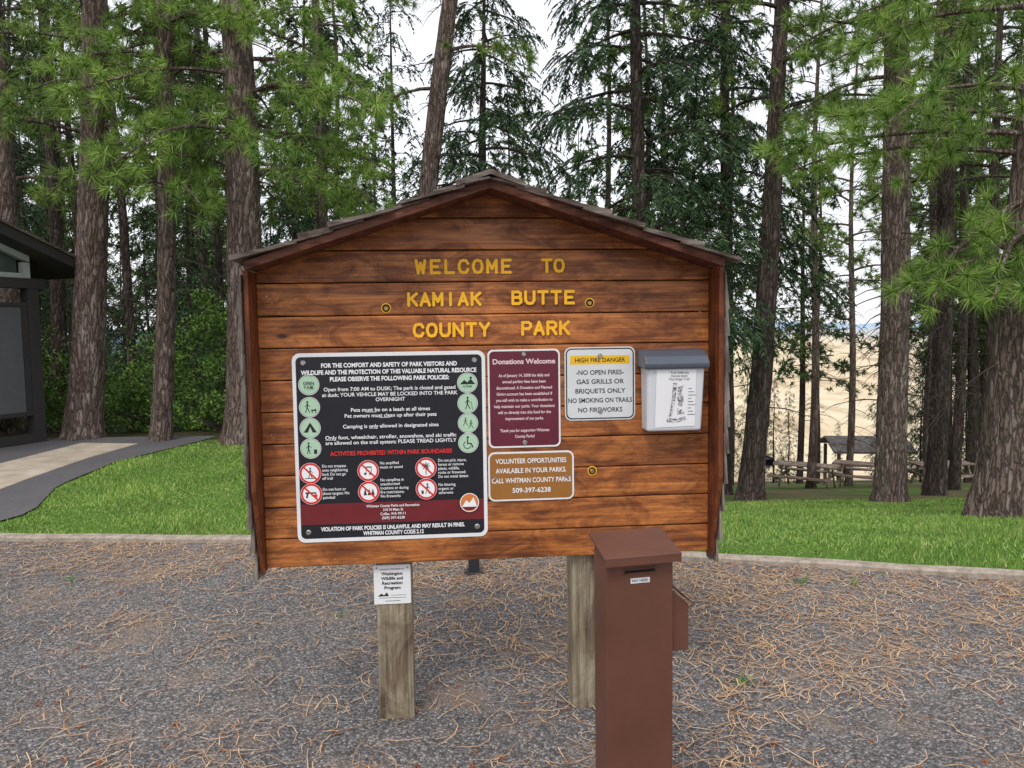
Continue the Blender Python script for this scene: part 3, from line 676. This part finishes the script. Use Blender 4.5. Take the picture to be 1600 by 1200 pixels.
def grow(paths,nt,kind,zcut=99):
    C=[];Dd=[];TW=[]
    for P,L in paths:
        m=max(3,int(nt*L*(1 if P[0][2]<zcut else .35))); n=len(P)
        for _ in range(m):
            t=.25+.75*random.random()**.8; f=t*(n-1); i=min(n-2,int(f)); p=P[i]+(P[i+1]-P[i])*(f-i); dr=nrm(P[i+1]-P[i])
            off=rng.normal(size=3)*np.array([1,1,.5 if kind=='pine' else .12]); off=off-dr*np.dot(off,dr)*.5
            q=p+off*L*(.17 if kind=='pine' else .20)*(1.15-.5*t)+dr*L*.05
            if kind=='fir': q[2]-=.10*L*random.random()
            d=nrm(dr*.6+nrm(q-p)*.8+np.array([0,0,.28 if kind=='pine' else -.35]))
            C.append(q);Dd.append(d)
            s_=nrm(np.cross(q-p,[.3,.2,.9]))*.004; TW.append(np.array([p-s_,p+s_,q+s_*.5,q-s_*.5]))
    return np.array(C),np.array(Dd),np.concatenate(TW) if TW else np.zeros((0,3))
def tree(name,bx,by,lean,Ht,r0,r1,kind='pine',z0=4.5,nl=26,LL=(1.2,2.4),nt=13,k=50,nL=.19,nw=.013,nm=None,bark=None,dead=30,custom=(),bow=.05,gz=None,up=.25,droop=.35,zcut=99):
    e=empty(name); bz=float(H(bx,by)) if gz is None else gz; base=np.array([bx,by,bz]); lean=np.array(lean)
    trunk_mesh(name,base,lean,bow,Ht,r0,r1,bark or BARK,e)
    paths=[];Q=[]
    for i in range(nl):
        z=z0+(Ht-z0-.6)*((i+random.random())/nl)**1.25; fr=(z-z0)/(Ht-z0); L=random.uniform(*LL)*(1-.75*fr); az=i*2.4+random.uniform(-.5,.5)
        p0=trunk_at(base,lean,bow,Ht,z); P=limb_path(p0,az,L,up+random.uniform(-.1,.2),droop); paths.append((P,L)); Q.append(tube(P,np.linspace(.035,.008,len(P))*(.6+.3*L)))
    for (z,az,L,ri,drp) in custom:
        p0=trunk_at(base,lean,bow,Ht,z-bz); P=limb_path(p0,az,L,ri,drp,10); paths.append((P,L)); Q.append(tube(P,np.linspace(.035,.008,len(P))))
    DQ=[]
    for i in range(dead):
        z=random.uniform(1.4,Ht*.6); az=random.uniform(0,6.28); L=random.uniform(.25,1.3)
        P=limb_path(trunk_at(base,lean,bow,Ht,z),az,L,random.uniform(-.1,.25),random.uniform(.1,.7),6,.12); DQ.append(tube(P,np.linspace(.014,.003,6),4))
        for _ in range(3):
            k_=random.randint(2,5); P2=limb_path(P[k_],az+random.uniform(-1.2,1.2),L*random.uniform(.2,.5),random.uniform(-.3,.3),.5,4,.15); DQ.append(tube(P2,np.linspace(.006,.002,4),3))
    soup('limbs',np.concatenate(Q),4,[bark or BARK],e)
    if DQ: soup('dead_twigs',np.concatenate(DQ),4,[TWIG],e)
    C,Dd,TW=grow(paths,nt,kind,zcut)
    V=tufts(C,Dd,k,nL,nw) if kind=='pine' else sprays(C,Dd,k,nL,nw)
    soup('foliage',V,3,[nm or (PN if kind=='pine' else FN)],e)
    soup('twigs',TW,4,[TWIG],e)
    return e
pi=math.pi
def ring_limbs(z0,z1,n,L0,L1,a0=0,step=2.4):
    return tuple((z0+(z1-z0)*(i+random.random()*.6)/n, a0+i*step+random.uniform(-.4,.4), random.uniform(L0,L1), random.uniform(.05,.25), random.uniform(.3,.55)) for i in range(n))
# left group
tree('ponderosa_pine',-6.7,11.8,(.085,0),17,.25,.17,z0=6.2,nl=18,LL=(1.4,2.3),dead=26,custom=ring_limbs(3.9,6.4,15,1.3,2.1,.2),zcut=8)
tree('ponderosa_pine',-5.3,11.4,(.06,0),15,.14,.105,z0=6.0,nl=16,LL=(1.0,1.9),dead=22,custom=ring_limbs(3.7,6.2,14,1.1,1.8,-.6),zcut=8,nm=PNB)
tree('ponderosa_pine',-3.95,11.2,(.015,0),18,.28,.195,z0=6.2,nl=18,LL=(1.5,2.5),dead=34,custom=ring_limbs(4.0,6.3,13,1.5,2.3,-.3)+((3.9,-.2,2.0,.15,.4),(4.5,.2,2.2,.1,.3),(4.3,-1.0,1.8,.1,.4),(5.0,-.5,2.4,.1,.35),(3.9,.5,1.8,.1,.3),(4.6,-2.6,1.8,.1,.4)),zcut=8,nm=PNB)
tree('ponderosa_pine',-2.15,13,(.165,0),16,.17,.145,z0=8,nl=14,LL=(1.2,2.0),dead=40,custom=((5.6,2.9,1.5,.2,.5),(6.2,-.3,1.5,.2,.4)),gz=-.6,zcut=9)
tree('ponderosa_pine',-9.6,14.5,(.02,0),18,.24,.18,z0=4.6,nl=26,LL=(1.6,2.6),dead=30,zcut=9)
# right group
tree('ponderosa_pine',4.4,14,(.06,0),19,.22,.145,z0=7.0,nl=20,LL=(1.5,2.4),dead=70,bark=BARKD,nm=PN,zcut=10)
tree('ponderosa_pine',6.0,12,(-.004,0),18,.225,.185,z0=7.2,nl=18,LL=(1.4,2.4),dead=120,custom=((5.0,2.8,1.6,.2,.4),(5.4,2.4,1.8,.2,.4),(5.9,3.6,2.2,.3,.4),(6.1,-2.2,1.6,.2,.4),(5.6,4.2,1.8,.2,.4),(6.3,-.6,1.9,.2,.4),(5.8,-1.4,1.7,.2,.4)),bow=.03,zcut=8.5)
tree('ponderosa_pine',8.4,15,(.01,0),18,.18,.14,z0=6.0,nl=26,LL=(1.5,2.4),dead=90,bark=BARKD,zcut=10)
tree('ponderosa_pine',8.6,11,(.0,0),17,.24,.18,z0=3.9,nl=24,LL=(1.6,2.6),dead=40,zcut=8,nm=PN)
O_=((3.3,pi-.15,2.5,.22,.20),(3.6,pi+.15,2.3,.25,.25),(3.9,pi+.40,2.3,.15,.3),(3.5,pi+.05,2.7,.15,.22),
    (2.9,pi+.35,1.5,-.2,.45),(2.6,pi-.1,1.35,-.15,.35),(2.7,pi+.8,1.5,-.25,.4),(2.3,pi+.2,1.5,-.05,.2),(2.2,pi+1.1,1.2,-.1,.2),(2.5,pi+.5,1.7,-.1,.3),(5.0,pi+.3,2.4,.1,.3),(4.8,pi-.2,2.2,.1,.3))
tree('ponderosa_pine',5.2,8,(.07,0),15,.275,.215,z0=6.3,nl=14,LL=(1.4,2.4),nt=9,k=85,nL=.20,nw=.0095,nm=PNB,dead=36,custom=O_,bow=.02,zcut=7)
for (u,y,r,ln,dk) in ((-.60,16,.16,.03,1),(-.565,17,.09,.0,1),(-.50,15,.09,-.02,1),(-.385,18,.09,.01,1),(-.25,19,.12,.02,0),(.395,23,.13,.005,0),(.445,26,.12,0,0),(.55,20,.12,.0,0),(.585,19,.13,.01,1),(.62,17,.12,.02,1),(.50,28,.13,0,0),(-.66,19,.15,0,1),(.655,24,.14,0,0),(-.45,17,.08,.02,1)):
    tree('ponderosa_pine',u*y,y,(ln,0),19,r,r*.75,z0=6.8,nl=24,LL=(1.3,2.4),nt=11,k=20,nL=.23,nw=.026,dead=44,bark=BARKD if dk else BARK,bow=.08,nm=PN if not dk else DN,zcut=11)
tree('douglas_fir',2.5,15,(0,0),19,.18,.13,'fir',z0=3.6,nl=60,LL=(1.9,2.8),nt=24,k=30,nL=.27,nw=.032,bark=BARKD,dead=20,up=.05,droop=.35,zcut=10)
tree('douglas_fir',-.6,19,(0,0),13,.16,.11,'fir',z0=3.5,nl=50,LL=(2.0,3.0),nt=22,k=26,nL=.28,nw=.038,bark=BARKD,dead=20,up=.05,droop=.3)
tree('douglas_fir',4.9,17.5,(0,0),20,.16,.12,'fir',z0=5.2,nl=50,LL=(1.7,2.6),nt=22,k=28,nL=.28,nw=.036,bark=BARKD,dead=30,up=.05,droop=.4,zcut=12)

df=empty('distant_forest')
def proto(kind,seed):
    global rng; rng=np.random.default_rng(seed); random.seed(seed)
    Ht=19; z0=(5.5 if kind=='pine' else .8); nl=42 if kind=='pine' else 66; paths=[];Q=[]
    zz=np.linspace(-.5,Ht,24); Q.append(tube(np.stack([.08*np.sin(zz*.6),.05*np.cos(zz*.5),zz],-1),np.interp(zz,[-.5,0,6,Ht],[.20,.17,.13,.02]),9))
    for i in range(nl):
        z=z0+(Ht-z0-.3)*(i+random.random())/nl; fr=(z-z0)/(Ht-z0); L=random.uniform(1.3,2.6)*(1-.8*fr)+.2
        P=limb_path(np.array([0,0,z]),i*2.4+random.random(),L,.1,.35,6); paths.append((P,L)); Q.append(tube(P,np.linspace(.03,.006,6),3))
    for i in range(40):
        L=random.uniform(.3,1.4); P=limb_path(np.array([0,0,random.uniform(.5,z0+1)]),random.uniform(0,6.3),L,.1,.5,5,.12); Q.append(tube(P,np.linspace(.012,.003,5),3))
    C,Dd,TW=grow(paths,11,kind); V=tufts(C,Dd,14,.29,.058) if kind=='pine' else sprays(C,Dd,16,.36,.06)
    a=soup('trunk_proto',np.concatenate(Q),4,[BARKD]); b=soup('foliage_proto',V,3,[DN if kind=='pine' else FN]); ra=(a.data,b.data)
    D.objects.remove(a); D.objects.remove(b); return ra
pr={'pine':[proto('pine',11),proto('pine',12),proto('pine',13)],'fir':[proto('fir',21),proto('fir',22)]}
random.seed(5); rng=np.random.default_rng(5)
def place(u,y,kind,s=None):
    x=u*y; s=s or random.uniform(.8,1.15); rz_=random.uniform(0,6.3); pa=random.choice(pr[kind])
    for nme,me in zip(('trunk','foliage'),pa):
        o=D.objects.new('distant_'+nme,me); COL.objects.link(o); o.parent=df; o.location=(x,y,float(H(x,y))); o.scale=(s,s,s); o.rotation_euler=(0,0,rz_)
for i in range(40): place(random.uniform(-1.2,-.24),random.uniform(17,44),'fir' if random.random()<.4 else 'pine')
for i in range(26): place(-1.0+.80*(i+random.random())/26,random.uniform(40,54),'fir',random.uniform(.65,.95))
for i in range(15): place(random.uniform(-.24,.26),random.uniform(22,48),'pine' if random.random()<.8 else 'fir')
for i in range(15): place(random.uniform(.50,1.15),random.uniform(26,40),'pine')
for i in range(14): place(.49+.5*(i+random.random())/14,random.uniform(40,52),'fir',random.uniform(.6,.8))
for i in range(3): place(random.uniform(.28,.46),random.uniform(30,42),'pine')
for i in range(30): place(random.uniform(-1.0,-.2),random.uniform(15.5,30),'fir',random.uniform(.2,.5))
for (u,y,sc) in ((.345,40,.30),(.365,38,.25),(.49,36,.3),(.31,44,.4),(.54,33,.3),(.60,31,.35),(.33,46,.35),(.40,60,.3),(.43,62,.25)): place(u,y,'fir',sc)

LF=M('shrub_leaf',(.08,.17,.03),.5,.3); gi=LF.node('ShaderNodeNewGeometry'); c=LF.ramp(gi.outputs['Random Per Island'],[(0,(.055,.12,.025)),(.5,(.13,.25,.045)),(1,(.26,.40,.09))]); LF.col(LF.mix(.9,c,LF.ramp(LF.noise(LF.coord(),1.6,5,.65),[(.35,(.4,.45,.4)),(.65,(1.3,1.3,1.1))]),'MULTIPLY'))
def shrub(x,y,w,h,n):
    e=empty('shrub',(x,y,float(H(x,y)))); lob=[]
    for _ in range(18):
        t=random.random(); lob.append((random.uniform(-.6,.6)*w*(1.15-t*.8),random.uniform(-.4,.4)*w,(.12+.95*t*random.uniform(.5,1.2))*h,random.uniform(.07,.20)*w))
    P=[]
    for i in range(n):
        l=random.choice(lob); d=nrm(rng.normal(size=3)); P.append(np.array(l[:3])+d*l[3]*random.uniform(.3,1.5)*np.array([1,1,.9]))
    P=np.array(P); P=P[P[:,2]>.02]; n=len(P); a=nrm(rng.normal(size=(n,3))); b=nrm(np.cross(a,rng.normal(size=(n,3)))); s_=rng.uniform(.018,.045,(n,1))
    soup('leaves',np.stack([P-a*s_,P+b*s_*.55,P+a*s_,P-b*s_*.55],1).reshape(-1,3),4,[LF.m],e)
    Q=[tube(limb_path(np.array([random.uniform(-.1,.1),random.uniform(-.1,.1),0.]),random.uniform(0,6.3),w*.45,1.2*h/w,.2,6),np.linspace(.012,.003,6),4) for _ in range(18)]
    soup('stems',np.concatenate(Q),4,[TWIG],e)
for (x,y,w,h,n) in ((-6.2,13.2,1.4,.9,3500),(-4.9,12.8,1.0,.55,2500),(-7.6,13.6,1.5,1.2,4000),(-5.6,14.8,2.2,2.3,6000),(-4.3,14.2,1.5,1.1,4500),(-3.3,13.2,1.3,1.4,4000),(-8.8,13.0,1.6,1.1,4000),(-7.3,15.5,2.2,1.7,5000),(-10,15.5,2.6,2.2,4000),(-5.0,17.5,2.2,3.2,5000),(-6.7,18.5,2.0,2.2,4000)): shrub(x,y,w,h,n)

# ------------------------------------------------------------------ picnic area
tw=wood_mat('picnic_wood',(.12,.09,.07),(.28,.22,.17),(.40,.33,.26),.85)
shr=wood_mat('shelter_roof_grey',(.10,.095,.09),(.22,.21,.20),(.30,.29,.28),.9)
def picnic(x,y,rz_):
    e=empty('picnic_table',(x,y,float(H(x,y))),rz_)
    for i in range(5): box('top_plank',(-.95,.95),(-.37+i*.15,-.37+i*.15+.14),(.72,.76),tw,e)
    for sg in (-1,1):
        for q in (0,.15): box('bench_plank',(-.95,.95),tuple(sorted((sg*(.58+q),sg*(.58+q+.14)))),(.42,.46),tw,e)
    for xx in (-.7,.7):
        box('bench_support',(xx-.03,xx+.03),(-.85,.85),(.33,.42),tw,e); box('top_support',(xx-.03,xx+.03),(-.36,.36),(.63,.72),tw,e)
        for sg in (-1,1): prism('leg',[(sg*.62,-.05),(sg*.72,-.05),(sg*.28,.63),(sg*.18,.63)],xx+.031,xx+.07,tw,e,axis='x')
picnic(9.1,23.5,-34); picnic(11.3,24.2,-32); picnic(12.9,27.6,-12); picnic(14.2,25,5)
sh=empty('picnic_shelter',(17.2,37,float(H(17.2,37))-.35),-8)
for xx in (-1.5,1.5):
    for yy_ in (-1.2,1.2): box('post',(xx-.07,xx+.07),(yy_-.07,yy_+.07),(-.3,2.05),tw,sh)
prism('roof',[(-1.7,2.0),(0,2.5),(1.7,2.0),(1.7,2.1),(0,2.62),(-1.7,2.1)],-1.85,1.85,shr,sh,axis='x')
gr_=empty('park_grill',(6.9,21,float(H(6.9,21))),10); box('pedestal',(-.04,.04),(-.04,.04),(-.1,.72),dmm,gr_); prism('firebox',[(-.26,.95),(-.26,.72),(.26,.72),(.26,.95),(.24,.95),(.24,.74),(-.24,.74),(-.24,.95)],-.2,.2,dmm,gr_); box('grate',(-.25,.25),(-.19,.19),(.90,.915),dmm,gr_)

# ------------------------------------------------------------------ world, sun, camera
w=D.worlds.new('World'); bpy.context.scene.world=w; w.use_nodes=True; nt=w.node_tree; bg=nt.nodes['Background']
sky=nt.nodes.new('ShaderNodeTexSky'); sky.sky_type='NISHITA'; sky.sun_disc=False; sky.sun_elevation=rad(52); sky.sun_rotation=rad(200); sky.dust_density=3; sky.air_density=1
mx=nt.nodes.new('ShaderNodeMix'); mx.data_type='RGBA'; mx.inputs[0].default_value=.84; mx.inputs[7].default_value=(8.8,8.9,9.3,1)
nt.links.new(sky.outputs[0],mx.inputs[6]); nt.links.new(mx.outputs[2],bg.inputs[0]); bg.inputs[1].default_value=.15
sl_=D.lights.new('sun','SUN'); sl_.energy=1.4; sl_.angle=rad(16); sl_.color=(1,.96,.90); so=D.objects.new('sun',sl_); COL.objects.link(so)
el,azs=rad(52),rad(200)
dirv=Vector((math.sin(azs)*math.cos(el),math.cos(azs)*math.cos(el),math.sin(el)))
so.rotation_euler=dirv.to_track_quat('Z','Y').to_euler(); so.location=(0,0,30)
cam=D.cameras.new('camera'); co=D.objects.new('camera',cam); COL.objects.link(co); bpy.context.scene.camera=co
cam.sensor_width=36; cam.lens=26.8; cam.clip_end=20000; cam.clip_start=.05
co.matrix_world=Matrix.Translation((0,0,1.6))@(Matrix.Rotation(rad(90-4.1),4,'X')@Matrix.Rotation(rad(-.8),4,'Z'))
sc=bpy.context.scene; sc.view_settings.view_transform='Standard'; sc.view_settings.look='None'; sc.view_settings.exposure=0
